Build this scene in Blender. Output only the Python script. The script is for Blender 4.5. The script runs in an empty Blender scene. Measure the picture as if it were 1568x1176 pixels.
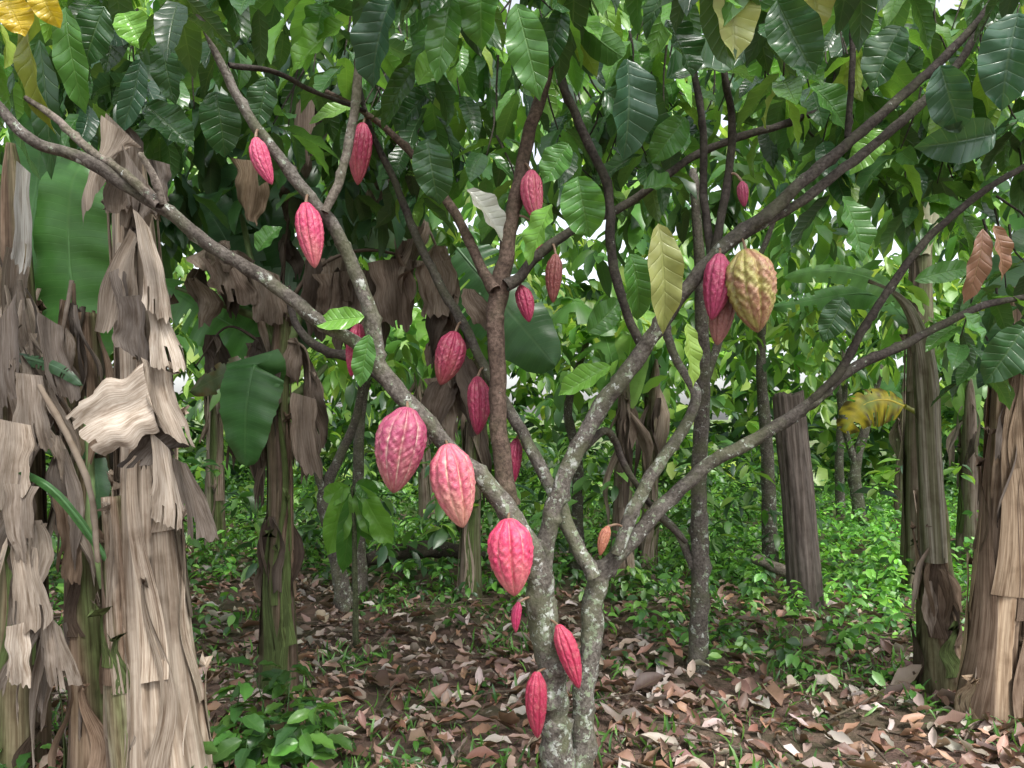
import bpy, math
import numpy as np
from mathutils import Vector
rng=np.random.default_rng(11)
F=1150.0; HOR=640.0; CH=1.5
def W(px,py,d):            # image pixel + depth -> world metres
    return np.array([(px-784)/F*d, d, CH-(py-HOR)/F*d])
def gpy(d,z=-0.05): return HOR+(CH-z)*F/d
def gh(x,y):
    return 0.025*(np.sin(1.3*x+0.5)+np.sin(1.1*y+x*0.4)+0.6*np.sin(2.9*x-1.7*y)+0.4*np.sin(5.1*y+3.3*x))
def sn(x,y,s=0.0):
    return (np.sin(1.7*x+0.9*y+s)+np.sin(-1.1*x+2.3*y+1.3*s+1)+np.sin(3.1*x+1.9*y+2.1*s+2)*.6+np.sin(4.7*x-3.9*y+s*.7)*.4)/3.0
def nrm(a): return a/(np.linalg.norm(a,axis=-1,keepdims=True)+1e-9)

class MB:
    def __init__(s): s.v=[];s.f=[];s.c=[];s.u=[];s.n=0
    def add(s,v,f,c,u=None):
        v=np.asarray(v,float).reshape(-1,3);n=len(v)
        c=np.asarray(c,float)
        c=np.tile(c[:3],(n,1)) if c.ndim==1 else c.reshape(-1,3)
        u=np.zeros((n,2)) if u is None else np.asarray(u,float).reshape(-1,2)
        s.v.append(v);s.c.append(c);s.u.append(u);s.f.append(np.asarray(f,int).reshape(-1,4)+s.n);s.n+=n
    def build(s,name,mat,parent=None,smooth=True):
        v=np.concatenate(s.v);f=np.concatenate(s.f);c=np.concatenate(s.c);u=np.concatenate(s.u)
        me=bpy.data.meshes.new(name)
        me.vertices.add(len(v));me.vertices.foreach_set('co',v.astype(np.float32).ravel())
        me.loops.add(len(f)*4);me.loops.foreach_set('vertex_index',f.astype(np.int32).ravel())
        me.polygons.add(len(f));me.polygons.foreach_set('loop_start',(np.arange(len(f))*4).astype(np.int32))
        me.update(calc_edges=True)
        if smooth: me.polygons.foreach_set('use_smooth',np.ones(len(f),bool))
        a=me.attributes.new('Col','FLOAT_COLOR','POINT')
        a.data.foreach_set('color',np.concatenate([np.clip(c,0,1),np.ones((len(c),1))],1).astype(np.float32).ravel())
        a=me.attributes.new('luv','FLOAT_VECTOR','POINT')
        a.data.foreach_set('vector',np.concatenate([u,np.zeros((len(u),1))],1).astype(np.float32).ravel())
        me.materials.append(mat)
        o=bpy.data.objects.new(name,me);bpy.context.scene.collection.objects.link(o)
        if parent: o.parent=parent
        return o
def empty(name):
    o=bpy.data.objects.new(name,None);bpy.context.scene.collection.objects.link(o);return o
def gf(nu,nv,wrap=False):
    i,j=np.meshgrid(np.arange(nu-1),np.arange(nv if wrap else nv-1),indexing='ij')
    j2=(j+1)%nv
    return np.stack([i*nv+j,i*nv+j2,(i+1)*nv+j2,(i+1)*nv+j],-1).reshape(-1,4)
def catmull(P,sub):
    P=np.asarray(P,float)
    Q=np.vstack([2*P[0]-P[1],P,2*P[-1]-P[-2]]);out=[]
    t=np.linspace(0,1,sub,endpoint=False)[:,None]
    for i in range(1,len(Q)-2):
        a,b,c,d=Q[i-1],Q[i],Q[i+1],Q[i+2]
        out.append(0.5*((2*b)+(-a+c)*t+(2*a-5*b+4*c-d)*t*t+(-a+3*b-3*c+d)*t**3))
    out.append(P[-1:]);return np.vstack(out)
def frames(C):
    T=nrm(np.gradient(C,axis=0));ref=np.array([0.,1,0]) if abs(T[0][1])<.9 else np.array([1.,0,0])
    n=nrm(np.cross(T[0],ref));N=[]
    for t in T:
        n=nrm(n-np.dot(n,t)*t);N.append(n)
    N=np.array(N);return T,N,np.cross(T,N)

BR=[]
def tube(mb,P,R,col,ring=10,sub=6,rough=.07,lich=.5,record=False,col2=None):
    S=catmull(np.column_stack([P,R]),sub);C=S[:,:3];r=np.maximum(S[:,3],.0012)
    s=np.concatenate([[0],np.cumsum(np.linalg.norm(np.diff(C,axis=0),axis=1))])
    if record and r.max()>.01:
        ph0=rng.uniform(0,6,3);w=(r*.10)[:,None]
        C=C+w*np.stack([np.sin(s*17+ph0[0])+.6*np.sin(s*41+ph0[1]),np.sin(s*13+ph0[2]),np.sin(s*23+ph0[1])],1)*np.clip(s*6,0,1)[:,None]
    T,N,B=frames(C);th=np.linspace(0,2*np.pi,ring,endpoint=False)
    ph=rng.uniform(0,9)
    s2=s[:,None]
    rr=r[:,None]*(1+rough*(.7*np.sin(3*th[None]+s2*14+ph)+.6*np.sin(2*th[None]-s2*31+ph*2)+.6*np.sin(th[None]*1+s2*53+ph)+.5*np.sin(5*th[None]+s2*77)))
    for k in range(int(s[-1]*9) if r.max()>.006 else 0):
        sk=rng.uniform(0,s[-1]);tk=rng.uniform(0,2*np.pi)
        dd=(np.abs(((th[None]-tk+np.pi)%(2*np.pi))-np.pi)/.55)**2+((s2-sk)/.013)**2
        rr=rr+r[:,None]*.45*np.exp(-dd)
    V=C[:,None]+rr[...,None]*(np.cos(th)[None,:,None]*N[:,None]+np.sin(th)[None,:,None]*B[:,None])
    V=np.concatenate([V,np.repeat((C[-1]+T[-1]*r[-1]*.6)[None,None],ring,1)],0)
    n=len(V);c=np.tile(np.asarray(col,float),(n,ring,1))
    if col2 is not None:
        k=np.clip(np.linspace(-.3,1.3,n),0,1)[:,None,None];c=c*(1-k)+np.asarray(col2)*k
    u=np.zeros((n,ring,2));u[...,0]=np.linspace(lich,lich*(.25 if col2 is not None else .6),n)[:,None];u[...,1]=np.append(s,s[-1])[:,None]
    mb.add(V,gf(n,ring,True),c,u)
    if record:
        for a,b in zip(C,r): BR.append((a,b))
    return C
def branch(mb,L,d0,d1,col,lich=.5,record=True,ring=12,col2=None,rough=.07):
    L=np.array(L,float)
    s=np.concatenate([[0],np.cumsum(np.linalg.norm(np.diff(L[:,:2],axis=0),axis=1))]);s/=s[-1]
    ds=d0+(d1-d0)*s
    P=np.array([W(a[0],a[1],d) for a,d in zip(L,ds)]);R=L[:,2]/2/F*ds
    return tube(mb,P,R,col,ring=ring,sub=12 if record else 6,lich=lich,record=record,col2=col2,rough=rough)

def leaves(mb,P,D,N,L,Wd,col,nu=6,nv=2,bend=.7,fold=.18,wave=.09,pw=(.72,.85)):
    n=len(P);D=nrm(D);N=nrm(N-(N*D).sum(1,keepdims=True)*D);S=np.cross(D,N)
    L=np.broadcast_to(L,(n,));Wd=np.broadcast_to(Wd,(n,))
    u=np.linspace(0,1,nu+1);v=np.linspace(-1,1,nv+1)
    w=u**pw[0]*(1-u)**pw[1];w=w/w.max()
    if nu>=8: w=np.where(u>.84,np.maximum(w*(1-(u-.84)*3.2),.05*(1-u)/.16),w)
    bend=np.broadcast_to(bend,(n,))
    ang=bend[:,None]*(u[None]-.1)
    xs=np.concatenate([np.zeros((n,1)),np.cumsum(np.cos(ang[:,1:]),1)],1)/nu
    zs=-np.concatenate([np.zeros((n,1)),np.cumsum(np.sin(ang[:,1:]),1)],1)/nu
    sb=rng.normal(0,.07,(n,1))*(u[None]**2)
    ctr=P[:,None]+L[:,None,None]*(xs[...,None]*D[:,None]+zs[...,None]*N[:,None]+sb[...,None]*S[:,None])
    ln=N[:,None]*np.cos(ang)[...,None]+D[:,None]*np.sin(ang)[...,None]
    ph=rng.uniform(0,6.3,(n,1,1));av=np.abs(v)[None,None]
    h=fold*av*w[None,:,None]*Wd[:,None,None]+wave*Wd[:,None,None]*av*np.sin(u[None,:,None]*19+ph+v[None,None]*2)*np.sqrt(w)[None,:,None]
    tw=rng.normal(0,.35,(n,1,1))*u[None,:,None]
    V=ctr[:,:,None]+(S[:,None,None]*np.cos(tw)[...,None]+ln[:,:,None]*np.sin(tw)[...,None])*((Wd/2)[:,None,None]*w[None,:,None]*v[None,None])[...,None]+ln[:,:,None]*h[...,None]
    m=(nu+1)*(nv+1)
    f=gf(nu+1,nv+1)[None]+(np.arange(n)*m)[:,None,None]
    c=np.repeat(np.broadcast_to(col,(n,3)),m,0)
    uu=np.zeros((n,nu+1,nv+1,2));uu[...,0]=u[None,:,None];uu[...,1]=v
    mb.add(V,f,c,uu)

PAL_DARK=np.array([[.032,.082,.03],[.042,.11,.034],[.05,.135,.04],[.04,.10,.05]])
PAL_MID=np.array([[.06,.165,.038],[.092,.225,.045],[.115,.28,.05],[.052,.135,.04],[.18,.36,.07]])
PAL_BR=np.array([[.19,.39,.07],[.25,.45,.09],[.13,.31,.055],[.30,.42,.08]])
PAL_FAR=np.array([[.19,.38,.08],[.30,.50,.10],[.12,.27,.06],[.43,.60,.15],[.065,.165,.045],[.23,.42,.08]])
def pick(p,n,j=.18):
    c=p[rng.integers(0,len(p),n)];return c*(1+rng.uniform(-j,j,(n,1)))*(1+rng.uniform(-.07,.07,(n,3)))
def cluster(mb,C,k,L,pal,nu=6,nv=2,droop=(.2,1.4),wr=.36,twig=None,bend=(.2,1.0),colmul=None):
    M=len(C)
    az=(rng.uniform(0,6.3,(M,1))+np.arange(k)[None]*2.4+rng.normal(0,.3,(M,k))).ravel()
    n=M*k;dr=rng.uniform(*droop,n)
    D=np.stack([np.cos(az),np.sin(az),-dr],1)
    P=np.repeat(C,k,0)+np.stack([np.cos(az)*.02,np.sin(az)*.02,rng.uniform(-.07,.05,n)],1)
    N=np.tile([0,0,1.],(n,1))+rng.normal(0,.35,(n,3))
    N[:,:2]+=np.stack([np.cos(az),np.sin(az)],1)*.3
    LL=rng.uniform(*L,n)
    c=pick(pal,n)*np.repeat(rng.uniform(.6,1.3,(M,1)),k,0)
    if colmul is not None: c=c*np.repeat(colmul[:,None],k,0)
    leaves(mb,P,D,N,LL,LL*wr*rng.uniform(.85,1.15,n),c,nu=nu,nv=nv,bend=rng.uniform(*bend,n))
    if twig is not None:
        for c in C:
            q=c+np.array([rng.uniform(-.15,.15),rng.uniform(-.1,.2),rng.uniform(.18,.45)])
            tube(twig,np.array([q,(q+c)/2+rng.normal(0,.02,3),c]),[.006,.0045,.003],(.07,.06,.045),ring=5,sub=3,lich=.2)
def region(n,x0,x1,y0,y1,d0,d1):
    d=rng.uniform(d0,d1,n);px=rng.uniform(x0,x1,n);py=rng.uniform(y0,y1,n)
    return np.stack([(px-784)/F*d,d,CH-(py-HOR)/F*d],1)
def hero(mb,b,t,d,w,col,nu=18,nv=8,bend=.5,face=(0,-1,.35),dt=0):
    P=W(b[0],b[1],d);Q=W(t[0],t[1],d+dt);D=Q-P;L=np.linalg.norm(D)
    D=D/L+np.array([0,0,.18]) if bend>.3 else D/L
    leaves(mb,P[None],D[None],(np.array(face)+rng.normal(0,.28,3))[None],L*1.08,w/F*d,np.array(col)[None],nu=nu,nv=nv,bend=bend,fold=rng.uniform(.1,.35),wave=.09)

# ---------------- materials
def newmat(name):
    m=bpy.data.materials.new(name);m.use_nodes=True;nt=m.node_tree;nt.nodes.clear()
    out=nt.nodes.new('ShaderNodeOutputMaterial');return m,nt,out
class G:
    def __init__(s,nt): s.nt=nt
    def n(s,t,**k):
        x=s.nt.nodes.new(t)
        for a,b in k.items(): setattr(x,a,b)
        return x
    def l(s,a,b): s.nt.links.new(a,b)
    def math(s,op,a,b=None,c=None):
        x=s.n('ShaderNodeMath',operation=op)
        for i,q in enumerate([a,b,c]):
            if q is None: continue
            if isinstance(q,(int,float)): x.inputs[i].default_value=q
            else: s.l(q,x.inputs[i])
        return x.outputs[0]
    def mr(s,v,a,b,c,d):
        x=s.n('ShaderNodeMapRange');s.l(v,x.inputs[0])
        for i,q in enumerate([a,b,c,d]): x.inputs[i+1].default_value=q
        return x.outputs[0]
    def mix(s,f,a,b,mode='MIX'):
        x=s.n('ShaderNodeMix',data_type='RGBA',blend_type=mode)
        for i,q in ((0,f),(6,a),(7,b)):
            if isinstance(q,(int,float)): x.inputs[i].default_value=q
            elif isinstance(q,tuple): x.inputs[i].default_value=(*q,1)
            else: s.l(q,x.inputs[i])
        return x.outputs[2]
    def attr(s,n): return s.n('ShaderNodeAttribute',attribute_name=n)
    def noise(s,scale,detail=4,vec=None,rough=.55):
        x=s.n('ShaderNodeTexNoise');x.inputs['Scale'].default_value=scale;x.inputs['Detail'].default_value=detail;x.inputs['Roughness'].default_value=rough
        if vec is None: vec=s.n('ShaderNodeNewGeometry').outputs['Position']
        s.l(vec,x.inputs['Vector']);return x.outputs['Fac']
    def bump(s,h,st,dist):
        x=s.n('ShaderNodeBump');x.inputs['Strength'].default_value=st;x.inputs['Distance'].default_value=dist;s.l(h,x.inputs['Height']);return x.outputs[0]
def leafmat(name,rough=.38,trans=.35,veins=9,vs=.22,bs=.25,blot=.5,quilt=0.):
    m,nt,out=newmat(name);g=G(nt)
    col=g.attr('Col').outputs['Color'];sp=g.n('ShaderNodeSeparateXYZ');g.l(g.attr('luv').outputs['Vector'],sp.inputs[0])
    av=g.math('ABSOLUTE',sp.outputs[1])
    t=g.math('SUBTRACT',g.math('MULTIPLY',sp.outputs[0],veins*6.283),g.math('MULTIPLY',g.math('POWER',av,.8),7.0))
    si=g.math('SINE',t)
    ve=g.mr(si,.92,1,0,.8);mid=g.mr(av,.015,.07,1,0);vein=g.math('MAXIMUM',ve,mid)
    c2=col
    if blot: c2=g.mix(g.mr(g.noise(11,3),.4,.7,0,blot),col,(.62,.7,.5),'MULTIPLY')
    light=g.mix(1.0,c2,(.07,.085,.03),'ADD')
    c3=g.mix(g.math('MULTIPLY',vein,vs*2),c2,light)
    bf=g.n('ShaderNodeNewGeometry').outputs['Backfacing']
    c4=g.mix(g.math('MULTIPLY',bf,.6),c3,g.mix(1.0,c3,(.035,.05,.02),'ADD'))
    p=g.n('ShaderNodeBsdfPrincipled');g.l(c4,p.inputs['Base Color']);p.inputs['Roughness'].default_value=rough
    if bs: g.l(g.bump(g.math('SUBTRACT',g.math('MULTIPLY',g.math('SUBTRACT',1.0,g.math('POWER',g.mr(si,-1,1,0,1),3.0)),quilt) if quilt else 0.0,vein),bs,.004),p.inputs['Normal'])
    tr=g.n('ShaderNodeBsdfTranslucent');g.l(g.mix(1.0,c4,(1.7,1.6,.75),'MULTIPLY'),tr.inputs[0])
    ms=g.n('ShaderNodeMixShader');ms.inputs[0].default_value=trans;g.l(p.outputs[0],ms.inputs[1]);g.l(tr.outputs[0],ms.inputs[2]);g.l(ms.outputs[0],out.inputs[0]);return m
def farmat(name,trans=.5):
    m,nt,out=newmat(name);g=G(nt);col=g.attr('Col').outputs['Color']
    p=g.n('ShaderNodeBsdfDiffuse');g.l(col,p.inputs[0]);gl=g.n('ShaderNodeBsdfGlossy');gl.inputs['Roughness'].default_value=.42;gl.inputs[0].default_value=(.8,.85,.8,1)
    tr=g.n('ShaderNodeBsdfTranslucent');g.l(g.mix(1.0,col,(1.5,1.4,.75),'MULTIPLY'),tr.inputs[0])
    ms=g.n('ShaderNodeMixShader');ms.inputs[0].default_value=trans;g.l(p.outputs[0],ms.inputs[1]);g.l(tr.outputs[0],ms.inputs[2])
    m2=g.n('ShaderNodeMixShader');m2.inputs[0].default_value=.07;g.l(ms.outputs[0],m2.inputs[1]);g.l(gl.outputs[0],m2.inputs[2]);g.l(m2.outputs[0],out.inputs[0]);return m
def fibremat(name,trans=.12,sx=60,sy=3,dark=(.42,.36,.30),rough=.85,stain=.75):
    m,nt,out=newmat(name);g=G(nt)
    col=g.attr('Col').outputs['Color']
    mp=g.n('ShaderNodeMapping');mp.inputs['Scale'].default_value=(sx,sy,1);g.l(g.attr('luv').outputs['Vector'],mp.inputs[0])
    mp2=g.n('ShaderNodeMapping');mp2.inputs['Scale'].default_value=(sx*.22,sy*.8,1);g.l(g.attr('luv').outputs['Vector'],mp2.inputs[0])
    st=g.noise(1.0,5,mp.outputs[0],.65);st2=g.noise(1.0,3,mp2.outputs[0],.6);nz=g.noise(9,4)
    c=g.mix(g.mr(st,.38,.62,0.8,0),col,dark,'MULTIPLY')
    c=g.mix(g.mr(st2,.52,.68,0,stain),c,dark,'MULTIPLY')
    c=g.mix(g.mr(nz,.5,.75,0,.6),c,dark,'MULTIPLY')
    p=g.n('ShaderNodeBsdfPrincipled');g.l(c,p.inputs['Base Color']);p.inputs['Roughness'].default_value=rough;p.inputs['Specular IOR Level'].default_value=.25
    g.l(g.bump(g.math('ADD',st,g.math('MULTIPLY',nz,.5)),.6,.006),p.inputs['Normal'])
    if trans==0: g.l(p.outputs[0],out.inputs[0]);return m
    tr=g.n('ShaderNodeBsdfTranslucent');g.l(c,tr.inputs[0])
    ms=g.n('ShaderNodeMixShader');ms.inputs[0].default_value=trans;g.l(p.outputs[0],ms.inputs[1]);g.l(tr.outputs[0],ms.inputs[2]);g.l(ms.outputs[0],out.inputs[0]);return m
def barkmat(name):
    m,nt,out=newmat(name);g=G(nt)
    col=g.attr('Col').outputs['Color'];sp=g.n('ShaderNodeSeparateXYZ');g.l(g.attr('luv').outputs['Vector'],sp.inputs[0])
    n1=g.noise(24,5,None,.72);n2=g.noise(75,5,None,.65);n3=g.noise(34,3);n4=g.noise(12,3)
    c=g.mix(g.mr(n2,.38,.62,.9,0),col,(.32,.30,.28),'MULTIPLY')
    c=g.mix(g.mr(n4,.42,.6,.7,0),c,(.5,.48,.45),'MULTIPLY')
    th=g.math('SUBTRACT',.71,g.math('MULTIPLY',sp.outputs[0],.22))
    lf=g.mr(g.math('SUBTRACT',n1,th),0,.03,0,1)
    lc=g.mix(g.mr(n3,.45,.65,0,1),(.22,.27,.17),(.55,.57,.53))
    gr=g.mr(g.noise(7,3),.46,.62,0,.6);c=g.mix(g.math('MULTIPLY',gr,sp.outputs[0]),c,(.11,.13,.055))
    c=g.mix(g.math('MULTIPLY',lf,.8),c,lc)
    p=g.n('ShaderNodeBsdfPrincipled');g.l(c,p.inputs['Base Color']);p.inputs['Roughness'].default_value=.85;p.inputs['Specular IOR Level'].default_value=.3
    g.l(g.bump(g.math('ADD',n2,g.math('MULTIPLY',lf,.3)),.9,.006),p.inputs['Normal']);g.l(p.outputs[0],out.inputs[0]);return m
def podmat():
    m,nt,out=newmat('cacao_pod_skin');g=G(nt);col=g.attr('Col').outputs['Color']
    n1=g.noise(75,4);n2=g.noise(210,3);n3=g.noise(26,4,None,.7)
    c=g.mix(g.mr(n1,.45,.66,0,.6),col,(.62,.36,.44),'MULTIPLY')
    c=g.mix(g.mr(n3,.52,.7,0,.18),c,(.66,.42,.32))
    c=g.mix(g.mr(n2,.62,.72,0,.25),c,(.7,.45,.45))
    p=g.n('ShaderNodeBsdfPrincipled');g.l(c,p.inputs['Base Color']);p.inputs['Roughness'].default_value=.4
    g.l(g.bump(g.math('ADD',n2,n1),.5,.006),p.inputs['Normal']);g.l(p.outputs[0],out.inputs[0]);return m
def groundmat():
    m,nt,out=newmat('forest_soil');g=G(nt)
    n1=g.noise(1.2,5);n2=g.noise(14,6,None,.7);n3=g.noise(60,4);n5=g.noise(.8,4)
    vo=g.n('ShaderNodeTexVoronoi');vo.inputs['Scale'].default_value=14;g.l(g.n('ShaderNodeNewGeometry').outputs['Position'],vo.inputs['Vector'])
    c=g.mix(n2,(.04,.025,.018),(.17,.10,.075))
    c=g.mix(g.mr(n1,.45,.6,0,.5),c,(.05,.07,.022))
    bw=g.n('ShaderNodeRGBToBW');g.l(vo.outputs['Color'],bw.inputs[0])
    c=g.mix(g.mr(bw.outputs[0],.5,.8,0,.6),c,(.20,.13,.10))
    sp=g.n('ShaderNodeSeparateXYZ');g.l(g.n('ShaderNodeNewGeometry').outputs['Position'],sp.inputs[0])
    c=g.mix(g.math('MULTIPLY',g.mr(sp.outputs[1],7,13,0,.9),g.mr(n5,.35,.6,.2,1)),c,g.mix(n2,(.05,.12,.03),(.19,.33,.08)))
    p=g.n('ShaderNodeBsdfPrincipled');g.l(c,p.inputs['Base Color']);p.inputs['Roughness'].default_value=.95
    g.l(g.bump(g.math('ADD',n2,n3),.8,.03),p.inputs['Normal']);g.l(p.outputs[0],out.inputs[0]);return m
M_leaf=leafmat('cacao_leaf',.25,.28,9,.22,.5,.5,.4)
M_mid=leafmat('cacao_leaf_distant',.32,.34,8,.15,0,0)
M_far=farmat('distant_leaf',.45)
M_ban=leafmat('banana_leaf_green',.36,.32,38,.12,.25)
M_weed=farmat('weed_leaf',.36)
M_lit=leafmat('litter_leaf',.48,.05,8,.2,0,.4)
M_dead=fibremat('dry_banana_leaf',.16,34,2.5,(.46,.40,.34))
M_stem=fibremat('banana_stem_fibre',.0,30,2.2,(.38,.31,.25),.75,.95)
M_wood=fibremat('weathered_wood',.0,26,2,(.35,.32,.29),.9)
M_bark=barkmat('cacao_bark');M_pod=podmat();M_ground=groundmat()

# ---------------- ground
t=np.linspace(-1,1,241);g1=np.sign(t)*(np.abs(t)*8+np.abs(t)**5*110+np.abs(t)**24*500)
X,Y=np.meshgrid(g1,g1+5,indexing='ij')
mb=MB();mb.add(np.stack([X,Y,gh(X,Y)],-1),gf(241,241)[:,::-1],(.1,.07,.05));mb.build('ground',M_ground)

def greenness(x,y):
    px=784+F*x/y
    a=sn(x*1.1,y*1.3,.4)*.75
    return a+np.clip((y-4.9)*.42,-1.2,1.0)+np.where((px>960)&(y>4.2),.4,0)-np.where((px<560)&(px>260)&(y<6.8),.4,0)-np.where((px>560)&(px<1000)&(y<5.0),.35,0)
n=21000
y=2.0+rng.power(1.4,n)*9;x=(rng.uniform(-400,1968,n)-784)/F*y
k=greenness(x,y)<rng.uniform(-.3,1.4,n);x=x[k];y=y[k];n=len(x)
LP=np.array([[.27,.16,.125],[.36,.25,.21],[.20,.10,.07],[.44,.35,.30],[.30,.18,.145],[.11,.06,.045],[.52,.44,.40],[.34,.19,.13],[.26,.21,.185],[.14,.08,.065]])
az=rng.uniform(0,6.3,n);D=np.stack([np.cos(az),np.sin(az),rng.normal(0,.2,n)],1)
N=np.stack([rng.normal(0,.4,n),rng.normal(0,.4,n),np.ones(n)],1)
L=rng.uniform(.04,.15,n)*np.where((rng.random(n)<.12)&(y>2.9),1.6,1)
mb=MB();leaves(mb,np.stack([x,y,gh(x,y)+rng.uniform(.006,.05,n)],1),D,N,L,L*rng.uniform(.28,.48,n),pick(LP,n,.3),nu=5,nv=2,bend=rng.uniform(-1.2,1.6,n),fold=.4,wave=.16)
mb.build('leaf_litter',M_lit)
mb=MB()
for i in range(170):
    y=rng.uniform(2.6,6);x=(rng.uniform(0,1568)-784)/F*y;a=rng.uniform(0,3.14);l=rng.uniform(.08,.4)
    p=np.array([x,y,gh(x,y)+.035]);d=np.array([math.cos(a),math.sin(a),rng.uniform(-.05,.08)])*l
    tube(mb,np.array([p-d,p+rng.normal(0,.02,3),p+d]),[.004,.006,.003],(.17,.13,.10),ring=6,sub=3,lich=.3)
mb.build('fallen_twigs',M_bark)
n=13000
y=3.2+rng.power(1.25,n)*15;x=(rng.uniform(-450,2018,n)-784)/F*y
k=greenness(x,y)>rng.uniform(-.1,1.0,n);x=x[k];y=y[k]
h=np.clip(rng.gamma(2,.045,len(x)),.02,.4)*(1+.08*y)*(1+.5*sn(x*2,y*2,3))
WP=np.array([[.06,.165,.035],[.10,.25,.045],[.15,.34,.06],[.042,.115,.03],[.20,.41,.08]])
px=784+F*x/y;cmul=(1+1.3*np.exp(-((px-1370)/210)**2-((y-8.5)/3.5)**2))*np.clip(1.05+.5*sn(x*1.7,y*1.7,5),.5,1.5)  # sunlit patch at right painted into the weed colours, times varied clump tone
mb=MB();C=np.stack([x,y,gh(x,y)+h],1)
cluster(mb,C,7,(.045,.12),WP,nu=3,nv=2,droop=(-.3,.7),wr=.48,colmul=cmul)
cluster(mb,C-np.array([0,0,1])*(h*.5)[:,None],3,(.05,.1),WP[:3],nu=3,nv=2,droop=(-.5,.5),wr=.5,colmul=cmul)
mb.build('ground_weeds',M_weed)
mb=MB();n=4500
NC=100;cc=np.stack([(rng.uniform(-100,1668,NC)-784)/F,rng.uniform(2.9,7.5,NC)],1);cc[:,0]*=cc[:,1]
cx=rng.choice(NC,n)
x=cc[cx,0]+rng.normal(0,.13,n);y=cc[cx,1]+rng.normal(0,.13,n)
D=np.stack([rng.normal(0,.7,n),rng.normal(0,.7,n),np.ones(n)],1);L=rng.uniform(.05,.15,n)
leaves(mb,np.stack([x,y,gh(x,y)-.005],1),D,rng.normal(0,1,(n,3)),L,L*.11,pick(WP[:3],n),nu=4,nv=2,bend=1.1)
mb.build('grass_tufts',M_weed)
def weedplant(name,spots,hh,L):
    mb=MB()
    for (px,d) in spots:
        x=(px-784)/F*d;b=np.array([x,d,gh(x,d)-.02]);H=hh*rng.uniform(.6,1.2)
        top=b+np.array([rng.normal(0,.04),rng.normal(0,.04),H])
        tube(mb,np.array([b,(b+top)/2+rng.normal(0,.01,3),top]),[.004,.003,.002],(.06,.13,.04),ring=5,sub=3,rough=0)
        for q in (1,.7,.45):
            cluster(mb,(b+(top-b)*q)[None],4,(L*.8,L*1.15),PAL_MID[:4]*.8,nu=8,nv=4,droop=(-.3,.3),wr=.5,bend=(.3,.9))
    return mb.build(name,M_mid)
weedplant('broadleaf_weed',[(320,3.3),(355,3.5),(390,3.3),(430,3.5),(460,3.35),(495,3.6),(410,3.75),(345,3.15),(430,3.15),(475,3.1),(385,3.05),(310,3.05),(510,3.3),(440,3.8)],.26,.125)
weedplant('broadleaf_weed',[(20,3.1),(50,3.2),(110,3.05),(5,3.3)],.12,.08)
weedplant('broadleaf_weed',[(610,3.15),(650,3.2),(690,3.1),(560,3.0),(1230,3.5),(1260,3.7),(1400,3.9),(1120,4.2),(1200,4.5),(1330,4.1),(640,3.35),(740,4.0),(960,4.4),(1450,3.6),(1000,4.0)],.1,.06)

# ---------------- main cacao tree
tree=empty('cacao_tree');mb=MB()
GB=(.21,.19,.165);BB=(.16,.11,.085);DK=(.075,.062,.053)
branch(mb,[(862,gpy(2.9),56),(850,1120,48),(843,1020,45),(830,930,46),(820,870,40),(797,812,36),(762,762,31),(715,712,27),(665,660,26),(612,602,27),(580,555,25),(570,495,24),(548,425,21),(518,360,20),(480,308,19),(440,258,18),(388,188,16),(345,110,14),(302,12,12),(280,-70,10)],2.9,2.5,GB,.85,ring=18)
branch(mb,[(832,940,34),(833,860,30),(843,790,28),(862,742,27),(882,690,26),(915,632,27),(958,572,26),(996,520,25),(1045,450,22),(1090,395,22),(1130,362,22),(1200,305,20),(1268,245,18),(1330,192,16),(1420,112,14),(1500,30,12),(1540,-40,9)],2.9,2.75,GB,.85,col2=DK)
branch(mb,[(1125,368,14),(1220,312,15),(1330,228,15),(1420,150,14),(1478,82,12),(1530,-20,9)],2.86,2.9,(.11,.095,.08),.35)
branch(mb,[(892,gpy(2.93),40),(892,1120,35),(902,1000,33),(914,900,33),(935,862,27),(985,808,24),(1048,742,22),(1100,702,20),(1165,668,20),(1240,618,18),(1300,568,16),(1400,520,13),(1500,470,11),(1600,450,8)],2.93,3.2,GB,.9,col2=DK,ring=16)
branch(mb,[(910,885,24),(885,838,22),(858,780,24),(832,722,20),(792,650,18),(742,562,15),(700,480,14),(652,395,13),(605,280,11),(565,190,9),(540,90,7)],2.92,3.3,GB,.85,col2=DK)
branch(mb,[(945,850,20),(965,790,21),(992,738,20),(1030,680,18),(1066,608,16),(1035,550,13),(1020,500,12),(1030,440,10)],2.95,3.1,GB,.85)
branch(mb,[(1240,618,13),(1292,560,13),(1330,490,12),(1400,390,12),(1470,320,11),(1568,255,9),(1650,220,7)],3.1,2.9,DK,.25)
branch(mb,[(778,775,32),(768,700,28),(762,600,26),(760,500,27),(764,440,30),(776,385,24),(790,300,22),(812,200,20),(838,110,18),(850,30,15),(860,-80,12)],2.86,3.0,BB,.2,ring=16,rough=.03)
branch(mb,[(758,445,20),(742,420,17),(718,368,15),(680,300,14),(630,235,12),(570,180,9),(500,140,7)],2.87,3.3,BB,.2)
branch(mb,[(775,438,20),(795,425,17),(830,385,16),(880,350,14),(960,312,13),(1080,230,12),(1200,190,11),(1300,150,9),(1400,80,7)],2.87,3.3,DK,.25)
branch(mb,[(985,535,14),(960,480,14),(938,400,15),(930,290,14),(890,195,14),(862,130,13),(850,60,10)],2.85,2.95,DK,.25)
branch(mb,[(1090,395,14),(1078,300,12),(1075,180,11),(1052,60,10),(1040,-40,8)],2.88,3.0,DK,.2)
branch(mb,[(1095,385,14),(1108,310,13),(1122,200,12),(1108,110,10),(1100,20,8)],2.86,2.8,DK,.2)
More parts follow.
